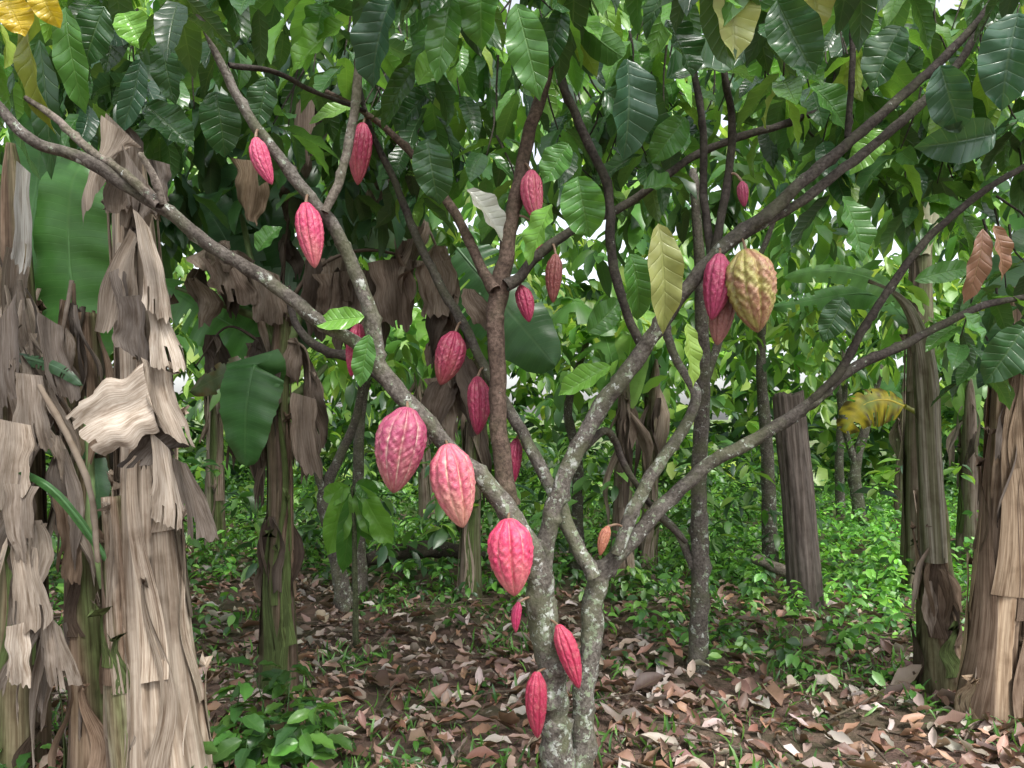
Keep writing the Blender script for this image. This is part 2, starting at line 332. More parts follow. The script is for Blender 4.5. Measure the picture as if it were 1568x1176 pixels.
branch(mb,[(1298,210,10),(1304,120,9),(1306,20,9),(1310,-60,7)],2.8,2.8,DK,.2)
branch(mb,[(497,325,13),(525,262,14),(543,160,14),(553,60,12),(560,-60,9)],2.58,2.7,(.25,.22,.18),.6)
branch(mb,[(575,545,20),(535,518,20),(482,487,22),(410,430,21),(330,380,20),(232,308,21),(130,245,19),(50,215,17),(0,165,15),(-70,80,12)],2.68,2.3,(.17,.15,.13),.65)
branch(mb,[(245,315,16),(190,265,13),(130,225,13),(85,180,11),(40,150,8)],2.42,2.5,(.24,.20,.17),.55)
branch(mb,[(250,312,12),(238,275,11),(215,235,9)],2.42,2.35,(.3,.26,.22),.4)
branch(mb,[(640,640,14),(560,560,15),(495,535,14),(455,500,12),(440,440,9)],2.75,3.1,DK,.3)
branch(mb,[(350,100,9),(420,110,8),(480,140,7),(560,170,6)],2.57,2.9,DK,.2)
branch(mb,[(880,700,13),(930,660,12),(960,720,10),(1010,790,9),(1050,830,8)],2.9,3.2,DK,.4)
mb.build('trunk_and_branches',M_bark,tree)
tw=MB();mb=MB()
DM=np.vstack([PAL_DARK,PAL_MID[:4]])
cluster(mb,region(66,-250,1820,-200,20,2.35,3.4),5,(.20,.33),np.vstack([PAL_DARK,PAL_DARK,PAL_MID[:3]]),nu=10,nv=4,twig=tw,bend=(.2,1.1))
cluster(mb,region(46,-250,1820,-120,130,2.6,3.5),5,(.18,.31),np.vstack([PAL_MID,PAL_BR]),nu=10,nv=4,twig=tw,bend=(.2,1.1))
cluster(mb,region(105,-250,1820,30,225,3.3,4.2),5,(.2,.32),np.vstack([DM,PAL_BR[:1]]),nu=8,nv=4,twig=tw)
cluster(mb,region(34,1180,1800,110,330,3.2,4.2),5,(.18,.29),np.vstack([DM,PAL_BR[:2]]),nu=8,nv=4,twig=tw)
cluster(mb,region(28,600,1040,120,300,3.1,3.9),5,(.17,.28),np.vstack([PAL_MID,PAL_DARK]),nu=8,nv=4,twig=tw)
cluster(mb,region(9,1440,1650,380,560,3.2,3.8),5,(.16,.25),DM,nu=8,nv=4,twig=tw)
dk=(.042,.11,.038);md=(.085,.225,.045);br=(.19,.41,.07);bl=(.052,.125,.07);ol=(.34,.36,.13)
H=[((600,0),(560,118),2.5,62,bl),((692,-10),(672,112),2.5,48,md),((790,5),(822,138),2.5,58,md),((862,10),(840,100),2.6,36,dk),((528,35),(452,105),2.6,50,br),((740,-40),(733,62),2.5,60,md),
((655,212),(662,305),2.7,56,dk),((885,270),(897,358),2.6,62,md),((845,312),(812,398),2.65,52,br),((965,388),(990,485),2.7,48,md),((1008,342),(1028,505),2.6,56,ol),((1052,495),(1062,588),2.65,34,(.26,.40,.08)),
((925,140),(1010,225),2.8,66,dk),((1020,120),(1160,95),2.7,76,dk),((1118,-40),(1122,78),2.5,68,(.5,.54,.22)),((1250,-40),(1245,40),2.6,50,(.5,.5,.18)),((1525,205),(1425,245),2.7,62,bl),((1290,300),(1332,388),2.9,48,md),
((1292,455),(1268,520),3.0,40,dk),((1568,500),(1525,585),2.8,58,dk),((1475,480),(1525,535),2.9,46,md),((558,485),(483,508),2.6,36,br),((565,512),(552,588),2.6,34,md),((1400,430),(1500,415),3.3,30,md),
((215,90),(203,200),2.7,34,bl),((100,10),(112,155),2.5,44,md),((45,20),(42,185),2.45,38,(.24,.28,.05)),((222,160),(290,218),2.8,52,dk),((410,118),(398,192),2.8,42,dk),((250,60),(255,150),2.7,46,dk),((20,110),(18,260),2.5,42,dk),
((60,60),(85,250),2.6,40,dk),((715,290),(775,358),2.9,42,(.42,.42,.38)),((330,140),(345,230),2.9,56,dk),((1440,100),(1465,200),2.6,56,bl),((1560,20),(1530,150),2.5,76,bl),((1380,40),(1340,130),2.6,56,dk),((1050,180),(1010,245),2.8,46,md),
((935,560),(862,605),3.0,34,br),((900,510),(960,470),3.2,40,md),((960,90),(970,230),2.6,68,bl),((1190,0),(1235,110),2.5,70,dk),((640,130),(700,60),2.7,46,br),((395,385),(425,345),3,30,md),((870,220),(835,275),2.7,44,md),((1020,30),(1060,110),2.6,64,dk),
((1240,130),(1300,200),2.9,50,md),((1355,200),(1300,255),3.0,40,br),((1505,350),(1500,460),2.8,32,(.30,.16,.11)),((1522,345),(1545,425),2.8,32,(.32,.17,.11)),((500,0),(480,60),2.6,50,md),((160,10),(130,95),2.6,50,dk),((985,290),(1045,290),2.9,44,md),((660,140),(610,200),3,50,dk),((10,0),(30,50),2.4,50,(.6,.42,.03)),((60,-20),(75,35),2.4,40,(.6,.44,.04)),((190,20),(215,70),2.5,50,br)]
for b,t_,dd,w,c in H: hero(mb,b,t_,dd,w*1.08,c,bend=rng.uniform(.1,.9))
mb.build('crown_leaves',M_leaf,tree);tw.build('twigs',M_bark,tree)

# ---------------- pods
BRP=np.array([b[0] for b in BR]);BRR=np.array([b[1] for b in BR])
bpx=784+F*BRP[:,0]/BRP[:,1];bpy_=HOR-F*(BRP[:,2]-CH)/BRP[:,1]
def pod(top,tip,w,base,fur,fa=.7,rot=None,depth=None,front=True,rough=1.0,tipc=None,patch=None):
    i=np.argmin((bpx-top[0])**2+(bpy_-(top[1]-8))**2);bd=BRP[i,1]
    if depth is None:
        dist=math.hypot(bpx[i]-top[0],bpy_[i]-top[1])
        depth=bd+(-1 if front else 1)*(BRR[i]+w/F*bd*.35)*(1 if dist<40 else .3)
    A=W(*top,depth);B=W(*tip,depth+rng.uniform(-.02,.02));ax=B-A;L=np.linalg.norm(ax);A=A-ax*.02;ax=ax*1.05;L*=1.05;ax/=L
    nu,nv=56,120;u=np.linspace(0,1,nu)[:,None];th=np.linspace(0,2*np.pi,nv,endpoint=False)[None]
    R=u**.46*(1-u)**.74;R/=R.max();R=R*(1-.18*np.exp(-((u-.07)/.07)**2));R[0]=.12
    d5=np.abs(np.sin(2.5*th+.05*np.sin(u*9)));d10=np.abs(np.sin(5*th+.1*np.sin(u*9)))
    ph=rng.uniform(0,6)
    g=1-.12*np.exp(-(d5/.30)**2)-.10*np.exp(-(d10/.40)**2)+.014*rough*(np.sin(u*60+3*np.sin(th*5+ph))+np.sin(u*37+th*14+ph)+np.sin(u*83-th*23))*np.sin(np.pi*u)
    R=R*g*w*1.04/F*depth/2
    X=nrm(np.cross(ax,[0,1,0.]));Yv=np.cross(ax,X);r0=rng.uniform(0,6.3) if rot is None else rot
    V=A+(u*L)[...,None]*ax+R[...,None]*(np.cos(th+r0)[...,None]*X+np.sin(th+r0)[...,None]*Yv)
    bend=rng.uniform(-.04,.04)*L;V=V+(np.sin(np.pi*u)*bend)[...,None]*X
    wob=.65+.35*np.sin(u*9+ph+th*3)+.25*np.sin(u*43+th*9)
    f=(np.exp(-(d10/.15)**2)*fa*wob)*np.clip(np.sin(np.pi*u)*2.2,0,1)
    f=f+.3*np.clip(np.sin(u*31+th*7+ph)*np.sin(u*17-th*11)-.3,0,1)*fa+.15*np.clip(np.sin(th+ph)+.2,0,1)*fa*u
    f=np.clip(f,0,1)[...,None]
    bc=np.array(base)*np.ones((nu,nv,1))
    if tipc is not None:
        q=np.clip((u-.4)*1.2+.15*np.sin(th*3+u*9),0,.65)[...,None];bc=bc*(1-q)+np.array(tipc)*q
    if patch is not None:
        q=np.clip(.3+1.1*np.sin(th*2+ph+u*4)*np.sin(u*6+th)+.4*np.sin(u*23+th*5),0,.85)[...,None];bc=bc*(1-q)+np.array(patch)*q
    c=bc*(1-f)+np.array(fur)*f
    tc=np.clip((u-.94)*14,0,1)[...,None];c=c*(1-tc*.6)+np.array([.12,.08,.05])*tc*.6
    mb=MB();mb.add(V,gf(nu,nv,True),c)
    bp=BRP[i];q=A+ax*L*.02;mid=(q+bp)/2+np.array([0,-.005,.012])
    tube(mb,np.array([bp,mid,q]),[.0055,.0045,.006],(.2,.13,.08),ring=7,sub=4)
    return mb.build('cacao_pod',M_pod)
cr=(.40,.03,.10);pk=(.54,.07,.16);dr=(.28,.025,.07);pu=(.36,.06,.13)
pod((778,796),(788,910),67,(.62,.055,.14),(.80,.44,.36),.65,rot=.3,tipc=(.72,.28,.25))
pod((685,682),(708,805),66,(.58,.13,.19),(.80,.62,.42),.9,rot=1.1,tipc=(.70,.44,.29))
pod((624,626),(603,752),74,pu,(.72,.60,.46),.95,rot=.1,tipc=(.46,.19,.16))
pod((731,578),(731,664),35,dr,(.5,.13,.17),.4)
pod((697,509),(675,588),44,dr,(.5,.16,.2),.4,tipc=(.33,.09,.07))
pod((549,496),(538,575),28,cr,(.6,.3,.3),.5,front=False)
pod((468,312),(482,408),40,(.48,.04,.12),(.72,.38,.34),.55,tipc=(.56,.2,.18))
pod((391,212),(416,281),29,pk,(.74,.38,.36),.5)
pod((556,190),(548,281),35,(.46,.04,.12),(.7,.34,.32),.5,tipc=(.52,.15,.15))
pod((813,262),(822,338),34,(.48,.07,.14),(.78,.50,.42),.8)
pod((822,345),(822,398),20,cr,cr,.2)
pod((797,438),(810,492),26,(.34,.035,.09),cr,.3,front=False)
pod((851,390),(847,462),25,(.22,.06,.055),(.30,.13,.09),.3)
pod((791,672),(786,740),24,dr,cr,.3,front=False)
pod((1102,390),(1090,488),42,(.36,.04,.11),(.54,.2,.24),.4)
pod((1142,384),(1160,506),72,(.32,.29,.085),(.44,.43,.12),1,rough=1.6,depth=2.72,patch=(.32,.14,.10))
pod((1112,455),(1098,527),36,(.33,.15,.13),(.46,.25,.2),.4,depth=2.84)
pod((1136,278),(1140,316),17,(.40,.07,.14),cr,.2)
pod((855,958),(886,1052),32,(.42,.035,.085),(.54,.13,.15),.3)
pod((822,1030),(823,1128),33,(.38,.03,.075),(.54,.22,.22),.4)
pod((794,922),(790,968),15,cr,cr,.2)
pod((931,806),(919,850),17,(.36,.14,.08),(.42,.23,.12),.4)

# ---------------- banana parts
TAN=np.array([.52,.44,.35]);BRN=np.array([.24,.175,.125]);DBR=np.array([.11,.08,.062]);GRN=np.array([.12,.17,.055])
def pseudo(mb,L,d,cA,cB,green=0.,seed=0,shells=8,ring=40,dtop=None):
    L=np.array(L,float);n=len(L);ds=np.linspace(d,d if dtop is None else dtop,n)
    P=np.array([W(a[0],a[1],q) for a,q in zip(L,ds)]);R=L[:,2]/2/F*ds
    S=catmull(np.column_stack([P,R]),14);C=S[:,:3];r=S[:,3]
    T,N,B=frames(C);m=len(C);th=np.linspace(0,2*np.pi,ring,endpoint=False)[None];s=np.linspace(0,1,m)[:,None]
    q=(th*3/6.283+.25*np.sin(s*5+seed)+seed)%1
    rr=r[:,None]*(.90+.16*q+.03*np.sin(th*11+seed+s*4)+.03*np.sin(th*23+s*11)+.03*np.sin(s*17+seed))
    V=C[:,None]+rr[...,None]*(np.cos(th+0*s)[...,None]*N[:,None]+np.sin(th+0*s)[...,None]*B[:,None])
    V=np.concatenate([V,np.repeat(C[-1][None,None],ring,1)],0)
    k=np.clip(.5+.7*np.sin(th*4+seed*2+2*np.sin(s*6))+.4*np.sin(th*13+s*9),0,1)[...,None]
    c=np.array(cA)*(1-k)+np.array(cB)*k
    edge=np.clip((.12-q)/.12,0,1)[...,None];c=c*(1-.6*edge)
    gk=np.clip(green*(1.3+np.sin(th*2+seed+s*5)+.5*np.sin(s*13+th*5))-.25,0,1)[...,None]
    c=c*(1-gk)+GRN*gk;c=np.concatenate([c,c[-1:]*.5],0)
    uv=np.zeros((m+1,ring,2));uv[...,0]=th/6.283*2;uv[:,:,1]=np.append(s,1)[:,None]*3
    mb.add(V,gf(m+1,ring,True),c,uv)
    for i in range(shells):
        a0=rng.uniform(0,6.28);wa=rng.uniform(.15,.7);s0=rng.uniform(-.2,.5);s1=min(s0+rng.uniform(.15,.6),.98);s0=max(s0,0)
        i0,i1=int(s0*(m-1)),int(s1*(m-1))
        if i1-i0<4: continue
        idx=np.arange(i0,i1+1);t=np.linspace(0,1,len(idx))[:,None];v=np.linspace(-1,1,9)[None]
        wid=wa*(1-.9*t**1.2);aa=a0+v*wid+.2*np.sin(t*7+i)
        off=1.07+.03*i/shells+.25*t**6*rng.uniform(0,1.6)+.08*np.abs(v)**2*rng.uniform(-.3,1.5)+.02*np.sin(v*9+t*6)
        dd=np.cos(aa)[...,None]*N[idx][:,None]+np.sin(aa)[...,None]*B[idx][:,None]
        Vs=C[idx][:,None]+(r[idx][:,None]*off)[...,None]*dd
        Vs[-1]+=rng.normal(0,.02,(9,3))
        cc=(np.array(cA)*rng.uniform(.6,1.25)) if rng.random()>.4 else np.array(cB)*rng.uniform(.6,1.4)
        if rng.random()<green*.8: cc=GRN*rng.uniform(.6,1.2)
        uv=np.zeros((len(idx),9,2));uv[...,0]=v*.3+i;uv[...,1]=t*2
        mb.add(Vs,gf(len(idx),9),cc,uv)
def panel(mb,c4,col,nu=18,nv=16,pl=3,amp=.02,rag=.10):
    A,B,C,D=[W(*c) for c in c4];u=np.linspace(0,1,nu)[:,None,None];v=np.linspace(0,1,nv)[None,:,None]
    V=(A*(1-v)+B*v)*(1-u)+(D*(1-v)+C*v)*u
    n=nrm(np.cross(B-A,D-A));sz=np.linalg.norm(D-A);wz=np.linalg.norm(B-A);ph=rng.uniform(0,6.3,6)
    a=amp*(np.sin(v*pl*6.28+ph[0]+u*2)+.5*np.sin(v*pl*13+u*5+ph[1])+.7*np.sin(u*6+ph[2]+v*3))*(.35+.65*u)
    a=a+rng.choice([-1,1])*.2*wz*((2*v-1)**4)*(.4+.6*u)
    V=V+n*a
    V=V+nrm(D-A)*(rng.uniform(-1,1,(1,nv,1))*rag*.5*sz*u**4-rag*.8*sz*u**3*np.abs(2*v-1)**2)
    V=V+nrm(B-A)*((2*v-1)*wz*.05*(np.sin(u*9+ph[3])+.6*np.sin(u*17+ph[4]))+.04*sz*np.sin(u*4+ph[5]))
    c=np.array(col)*(1+.2*np.sin(v*pl*6.28+ph[0]))*(1-.15*u)
    uv=np.zeros((nu,nv,2));uv[...,0]=v[...,0]*sz*3+ph[0];uv[...,1]=u[...,0]
    f=gf(nu,nv);row=f[:,0]//nv;colm=f[:,0]%nv;tear=rng.random(nv)<.15;depth=rng.uniform(.5,.95,nv)
    mb.add(V,f[~(tear[colm]&(row/nu>depth[colm]))],c*np.ones((nu,nv,1)),uv)
def ribbon(mb,p,L,w,out,col,curl=1.):
    nu,nv=14,6;u=np.linspace(0,1,nu)[:,None];v=np.linspace(-1,1,nv)[None]
    a=rng.uniform(0,3.14);s=np.array([math.cos(a),math.sin(a)*.6,0]);s=nrm(s);o=nrm(np.cross(s,[0,0,1.]))
    ph=rng.uniform(0,6.3,4);tw=rng.uniform(-1.5,1.5)*u
    S=np.cos(tw)[...,None]*s+np.sin(tw)[...,None]*o;O=-np.sin(tw)[...,None]*s+np.cos(tw)[...,None]*o
    C=np.array(p)+np.array([0,0,-1.])*(L*u)[...,None]+np.array(out)*(np.sin(np.clip(u*1.6,0,1.57)))[...,None]+((.05*np.sin(u*5+ph[1])+rng.normal(0,.12)*u)*L)[...,None]*s+(.05*L*np.sin(u*6+ph[2]))[...,None]*o
    sh=rng.uniform(.3,.9)
    wd=w*(.45+.75*np.sin(np.clip(u*2.4,0,2.2)))*(1-sh*u**3)*(1+.06*np.sin(u*27+ph[0]))
    V=C+S*(wd*v*.5)[...,None]+O*(curl*w*.25*(v**2)*np.sin(u*3+ph[3])+.05*w*np.sin(v*7+u*3))[...,None]
    V[-1,:,2]+=rng.uniform(-.18,.05,nv)*L;V[-2,:,2]+=rng.uniform(-.05,.03,nv)*L
    uv=np.zeros((nu,nv,2));uv[...,0]=v*.2+ph[0];uv[...,1]=u
    mb.add(V,gf(nu,nv),np.array(col)*(1+.2*np.sin(v*3+ph[1])+0*u)[...,None],uv)
def deadleaf(mb,pts,n,Lr,wr,cols,rib=.010,off=.05,jit=.02):
    P=np.array([W(*p) for p in pts]);C=catmull(P,10)
    tube(mb,P,np.linspace(rib,rib*.4,len(P)),cols[0]*.8,ring=6,sub=8,rough=.1)
    for i in range(n):
        k=rng.integers(0,len(C))
        L=rng.uniform(0,1)**1.3*(Lr[1]-Lr[0])+Lr[0]
        ribbon(mb,C[k]+rng.normal(0,jit,3),L,rng.uniform(*wr),np.array([rng.uniform(-1,1),rng.uniform(-1,1),0])*off,cols[rng.integers(len(cols))]*rng.uniform(.6,1.25))
def skirt(mb,px,py,d,n,rad,Ls,cols,spread=.1,w=(.05,.13)):
    c=W(px,py,d)
    for i in range(n):
        a=rng.uniform(0,6.28);o=np.array([math.cos(a),math.sin(a),0])
        ribbon(mb,c+o*rad+np.array([0,0,rng.uniform(-.15,.15)]),rng.uniform(*Ls),rng.uniform(*w),o*spread*rng.uniform(.3,1.3),cols[rng.integers(len(cols))]*rng.uniform(.7,1.25))
def banleaf(mb,pts,w,col,face=(0,-1,.2),nu=50,nv=8,droop=.15,torn=.1,spots=None):
    P=np.array([W(*p) for p in pts]);C=catmull(P,max(4,nu//max(1,len(P)-1)));m=len(C)
    T=nrm(np.gradient(C,axis=0));S=nrm(np.cross(T,np.array(face,float)));Nn=np.cross(S,T)
    t=np.linspace(0,1,m)[:,None];v=np.linspace(-1,1,nv+1)[None]
    wd=(np.clip(t,0,1)**.4*(1-t)**.5);wd/=wd.max();W_=w/F*P[:,1].mean()/2
    ph=rng.uniform(0,6)
    V=C[:,None]+S[:,None]*(wd*v*W_*(1-.06*rng.random((m,1))))[...,None]+Nn[:,None]*((-droop*v**2+.05*np.sin(t*40+ph+v)*np.abs(v)-.10*np.abs(v)*np.sin(t*9+ph+v))*W_)[...,None]
    V=V+np.array([0,0,-1.])*((np.abs(v)**2)*droop*W_*wd)[...,None]
    uv=np.zeros((m,nv+1,2));uv[...,0]=t;uv[...,1]=v
    f=gf(m,nv+1);row=f[:,0]//(nv+1);cm=f[:,0]%(nv+1)
    tr=rng.random(m)<torn;keep=~(tr[row]&(np.abs(cm-(nv-1)/2)>rng.uniform(.8,3,m)[row]))
    c=np.array(col)*1.25*np.ones((m,nv+1,1))*(1+.12*np.sin(t*70+rng.uniform(0,6,(m,1))*.3+v*2))[...,None]
    if spots is not None:
        g=np.clip(.5-1.4*np.abs(v)+.5*np.sin(t*14+v*2),0,.8)[...,None];c=c*(1-g)+np.array(spots)*g
        k=np.clip(np.abs(v)*1.3-.45+.5*np.sin(t*33+v*4)+.3*np.sin(t*71-v*6),0,1)[...,None];c=c*(1-k)+np.array([.10,.07,.02])*k
    mb.add(V,f[keep],c,uv)
    tube(mb,P+np.array([0,.006,0]),np.linspace(.012,.003,len(P)),np.array(col)*1.6+.03,ring=6,sub=8,rough=0)

T1=np.array([.56,.49,.41]);T2=np.array([.42,.36,.295]);T3=np.array([.31,.265,.22]);T4=np.array([.21,.18,.155])
b=empty('banana_plant');st=MB();dd=MB();gl=MB()
pseudo(st,[(262,gpy(3.0),128),(250,1100,112),(238,950,96),(228,800,84),(222,650,74),(215,500,66),(205,350,56),(195,220,42)],3.0,TAN*1.12,TAN*.7,.03,1,22,ring=64)
pseudo(st,[(160,gpy(3.1),100),(150,1050,84),(140,900,70),(135,750,60),(130,600,50),(125,480,40)],3.15,BRN*1.2,BRN*.7,.4,2,12)
pseudo(st,[(205,gpy(2.9),60),(190,1080,52),(180,900,40),(172,760,30)],2.92,TAN*.7,BRN,.35,3,8)
pseudo(st,[(30,gpy(3.2),90),(30,1050,80),(30,850,66),(28,650,56),(25,450,46),(20,300,34),(16,220,12)],3.25,BRN*1.2,BRN*.6,.35,4,8)
for c4,c,rg in [
 (((150,172,2.6),(205,215,2.62),(185,240,2.6),(120,360,2.58)),T2,.1),
 (((165,175,2.66),(215,225,2.68),(222,330,2.7),(160,330,2.68)),T3,.1),
 (((188,225,2.62),(240,300,2.66),(232,345,2.64),(190,330,2.6)),T4,.1),
 (((205,320,2.6),(232,350,2.62),(268,500,2.6),(222,480,2.56)),T1,.08),
 (((200,350,2.64),(215,370,2.62),(200,480,2.66),(136,520,2.7)),T2,.1),
 (((180,370,2.74),(208,380,2.7),(190,440,2.7),(150,460,2.74)),T1,.1),
 (((222,430,2.6),(252,470,2.66),(296,572,2.62),(238,570,2.56)),T1,.06),
 (((185,455,2.66),(225,450,2.6),(240,560,2.6),(190,540,2.66)),T4,.1),
 (((215,548,2.56),(240,655,2.54),(150,708,2.5),(92,628,2.52)),T1*1.08,.03),
 (((215,548,2.6),(258,570,2.64),(298,692,2.6),(238,655,2.54)),T2,.04),
 (((236,650,2.58),(292,680,2.64),(262,700,2.62),(180,725,2.58)),T4*.6,.05),
 (((236,665,2.58),(262,690,2.6),(284,815,2.6),(226,795,2.6)),T1,.06),
 (((262,700,2.8),(285,710,2.9),(330,835,2.95),(270,815,2.85)),T4,.1),
 (((255,250,2.7),(215,240,2.75),(238,300,2.7),(252,310,2.7)),T4,.1),
 (((20,570,2.8),(60,575,2.82),(92,690,2.8),(35,690,2.78)),T3,.06),
 (((-10,640,2.7),(40,650,2.72),(48,760,2.7),(-20,790,2.7)),T2,.1),
 (((10,740,2.7),(62,745,2.72),(50,870,2.7),(20,860,2.7)),T3,.1),
 (((25,830,2.7),(60,840,2.75),(75,960,2.7),(10,970,2.7)),T2,.1),
 (((50,900,2.75),(90,960,2.75),(125,1065,2.7),(62,1050,2.72)),T3,.1),
 (((10,960,2.7),(50,950,2.72),(40,1060,2.7),(5,1040,2.7)),T1,.1),
 (((-20,520,2.9),(30,440,2.92),(45,600,2.9),(-20,640,2.9)),T4,.1),
 (((60,480,2.9),(95,500,2.95),(120,620,2.9),(70,600,2.9)),T4,.1),
 (((30,250,2.9),(52,270,2.92),(40,420,2.9),(10,400,2.9)),np.array([.50,.50,.47]),.1),
 (((80,760,2.95),(120,760,3.0),(125,900,2.98),(90,880,2.95)),BRN,.1),
]: panel(dd,c4,c,pl=1.2,amp=.009,rag=rg)
deadleaf(dd,[(190,200,2.75),(205,330,2.75),(222,480,2.7),(240,620,2.7)],16,(.12,.35),(.03,.09),[T2,T3,T4],off=.05)
deadleaf(dd,[(30,430,3.0),(50,560,2.95),(40,760,2.9),(60,950,2.85)],28,(.15,.5),(.03,.10),[T3,T2,T4],off=.07)
deadleaf(dd,[(110,430,3.1),(90,560,3.0),(95,700,3.0)],16,(.15,.5),(.02,.08),[T3,T4,BRN],off=.06)
skirt(dd,128,520,3.15,12,.06,(.3,1.0),[T3,T4,BRN],.06,(.03,.1))
skirt(dd,25,420,3.2,14,.06,(.5,1.3),[T3,T4,T2],.08,(.03,.11))
skirt(dd,240,1000,3.0,10,.12,(.2,.5),[T1,T2,T3],.03,(.012,.035))
skirt(dd,150,980,3.12,12,.10,(.2,.5),[BRN,T4],.04,(.015,.04))
for a in [[(230,300,14),(215,420,10),(235,560,9),(245,680,8)],[(60,590,9),(110,680,10),(140,760,9),(150,860,8)]]:
    branch(st,a,2.7,2.72,TAN*.6,.0,record=False,ring=7)
banleaf(gl,[(125,570,3.3),(115,480,3.3),(105,380,3.28),(112,275,3.25),(150,235,3.3)],128,(.075,.20,.05),torn=.03)
banleaf(gl,[(20,560,3.5),(40,380,3.5),(60,220,3.5),(20,120,3.5)],120,(.06,.17,.045),torn=.06)
banleaf(gl,[(95,560,3.1),(120,640,3.1),(150,740,3.05),(140,800,3.05)],40,(.06,.13,.06))
banleaf(gl,[(20,560,3.3),(-10,430,3.3),(30,300,3.3)],90,(.14,.29,.07))
banleaf(gl,[(0,540,3.0),(80,560,2.9),(125,590,2.9)],20,(.04,.09,.04))
banleaf(gl,[(180,880,2.9),(90,760,2.8),(10,710,2.8)],14,(.05,.14,.04))
branch(st,[(160,900,14),(138,820,13),(140,740,14),(130,600,9)],3.0,3.1,(.25,.38,.16),0,record=False,ring=8)
st.build('pseudostems',M_stem,b);dd.build('dry_leaves',M_dead,b);gl.build('green_leaves',M_ban,b)

b=empty('banana_plant');st=MB();dd=MB();gl=MB();D4=4.15
pseudo(st,[(428,gpy(D4),62),(427,960,50),(426,850,40),(428,740,34),(425,640,32),(428,560,30),(432,500,24),(434,460,12)],D4,DBR*1.4,BRN*.9,.45,5,12)
for a in [[(428,580,20),(425,530,20),(400,490,14),(350,470,10),(270,440,6)],[(430,580,18),(445,520,18),(460,480,14),(480,400,10),(470,300,8)],[(428,560,14),(415,480,14),(390,420,10),(370,330,8)],[(432,620,14),(470,590,12),(500,560,8)]]:
    branch(st,a,D4,4.3,(.17,.25,.10),0,record=False,ring=8)
GB1=np.array([.235,.185,.15]);GB2=np.array([.145,.115,.095]);GB3=np.array([.33,.27,.22])
for c4,c in [
 (((350,240,4),(410,250,4),(400,350,4),(370,330,4)),np.array([.36,.27,.19])),(((445,600,4),(480,610,4),(500,735,4),(455,720,4)),GB3),
 (((560,400,4.05),(625,395,4.1),(640,505,4.1),(585,500,4.0)),GB1),(((630,400,4.1),(690,400,4.1),(705,480,4.1),(655,490,4.05)),GB3),(((310,395,4),(365,400,4.05),(400,470,4),(325,455,4)),GB1),(((375,400,4.0),(425,420,4),(440,495,4.05),(385,500,4.0)),GB3*.8),
 (((480,420,4.05),(535,415,4.1),(530,490,4.1),(490,480,4.05)),GB1),(((650,580,4.15),(695,575,4.2),(710,670,4.2),(675,690,4.1)),GB3),
 (((450,160,4),(485,130,4),(480,250,4),(455,260,4)),GB1)]: panel(dd,c4,c,pl=1.2,amp=.018,rag=.12)
deadleaf(dd,[(425,500,4.15),(470,425,4.15),(540,385,4.15),(620,395,4.15),(700,455,4.15)],17,(.12,.5),(.08,.24),[GB1,GB2,GB3],rib=.014,jit=.05)
deadleaf(dd,[(420,500,4.15),(380,410,4.1),(330,380,4.1),(295,430,4.1)],11,(.12,.42),(.07,.2),[GB1,GB2,GB3],jit=.05)
deadleaf(dd,[(560,250,4.3),(620,300,4.25),(665,370,4.2),(690,470,4.2),(700,600,4.2)],18,(.12,.4),(.06,.18),[GB1,GB3,GB2],jit=.04)
deadleaf(dd,[(432,520,4.15),(470,540,4.1),(475,640,4.1)],8,(.15,.36),(.06,.14),[GB3,GB1])
deadleaf(dd,[(420,540,4.2),(350,500,4.2),(300,560,4.2)],9,(.15,.35),(.08,.16),[GB2,GB1])
deadleaf(dd,[(430,500,4.2),(440,350,4.3),(470,170,4.3),(490,200,4.3)],14,(.15,.3),(.08,.14),[GB1,GB2])
skirt(dd,428,560,4.15,8,.04,(.3,.8),[GB1,GB2,GB3],.10);skirt(dd,428,800,4.15,7,.05,(.3,.6),[GB1,GB2,DBR],.04)
banleaf(gl,[(405,600,4.15),(390,560,4.0),(378,620,3.95),(375,715,3.95)],95,(.05,.14,.04),torn=.05)
banleaf(gl,[(420,600,4.2),(370,565,4.1),(290,600,4.05)],54,(.06,.08,.035),torn=.25,spots=(.06,.10,.03))
banleaf(gl,[(430,540,4.2),(340,490,4.3),(240,430,4.4)],95,(.08,.22,.05))
banleaf(gl,[(440,520,4.3),(450,400,4.5),(540,350,4.5),(640,370,4.5)],65,(.2,.29,.2))
banleaf(gl,[(700,380,4.6),(750,440,4.5),(850,560,4.4)],130,(.045,.115,.042),torn=.15)
banleaf(gl,[(430,540,4.3),(330,340,4.4),(280,300,4.5)],95,(.045,.12,.045))
banleaf(gl,[(430,540,4.3),(400,400,4.5),(380,240,4.5),(420,130,4.5)],120,(.035,.09,.035))
banleaf(gl,[(430,540,4.3),(560,300,4.6),(680,260,4.6)],110,(.035,.09,.035))
st.build('pseudostem',M_stem,b);dd.build('dry_leaves',M_dead,b);gl.build('green_leaves',M_ban,b)

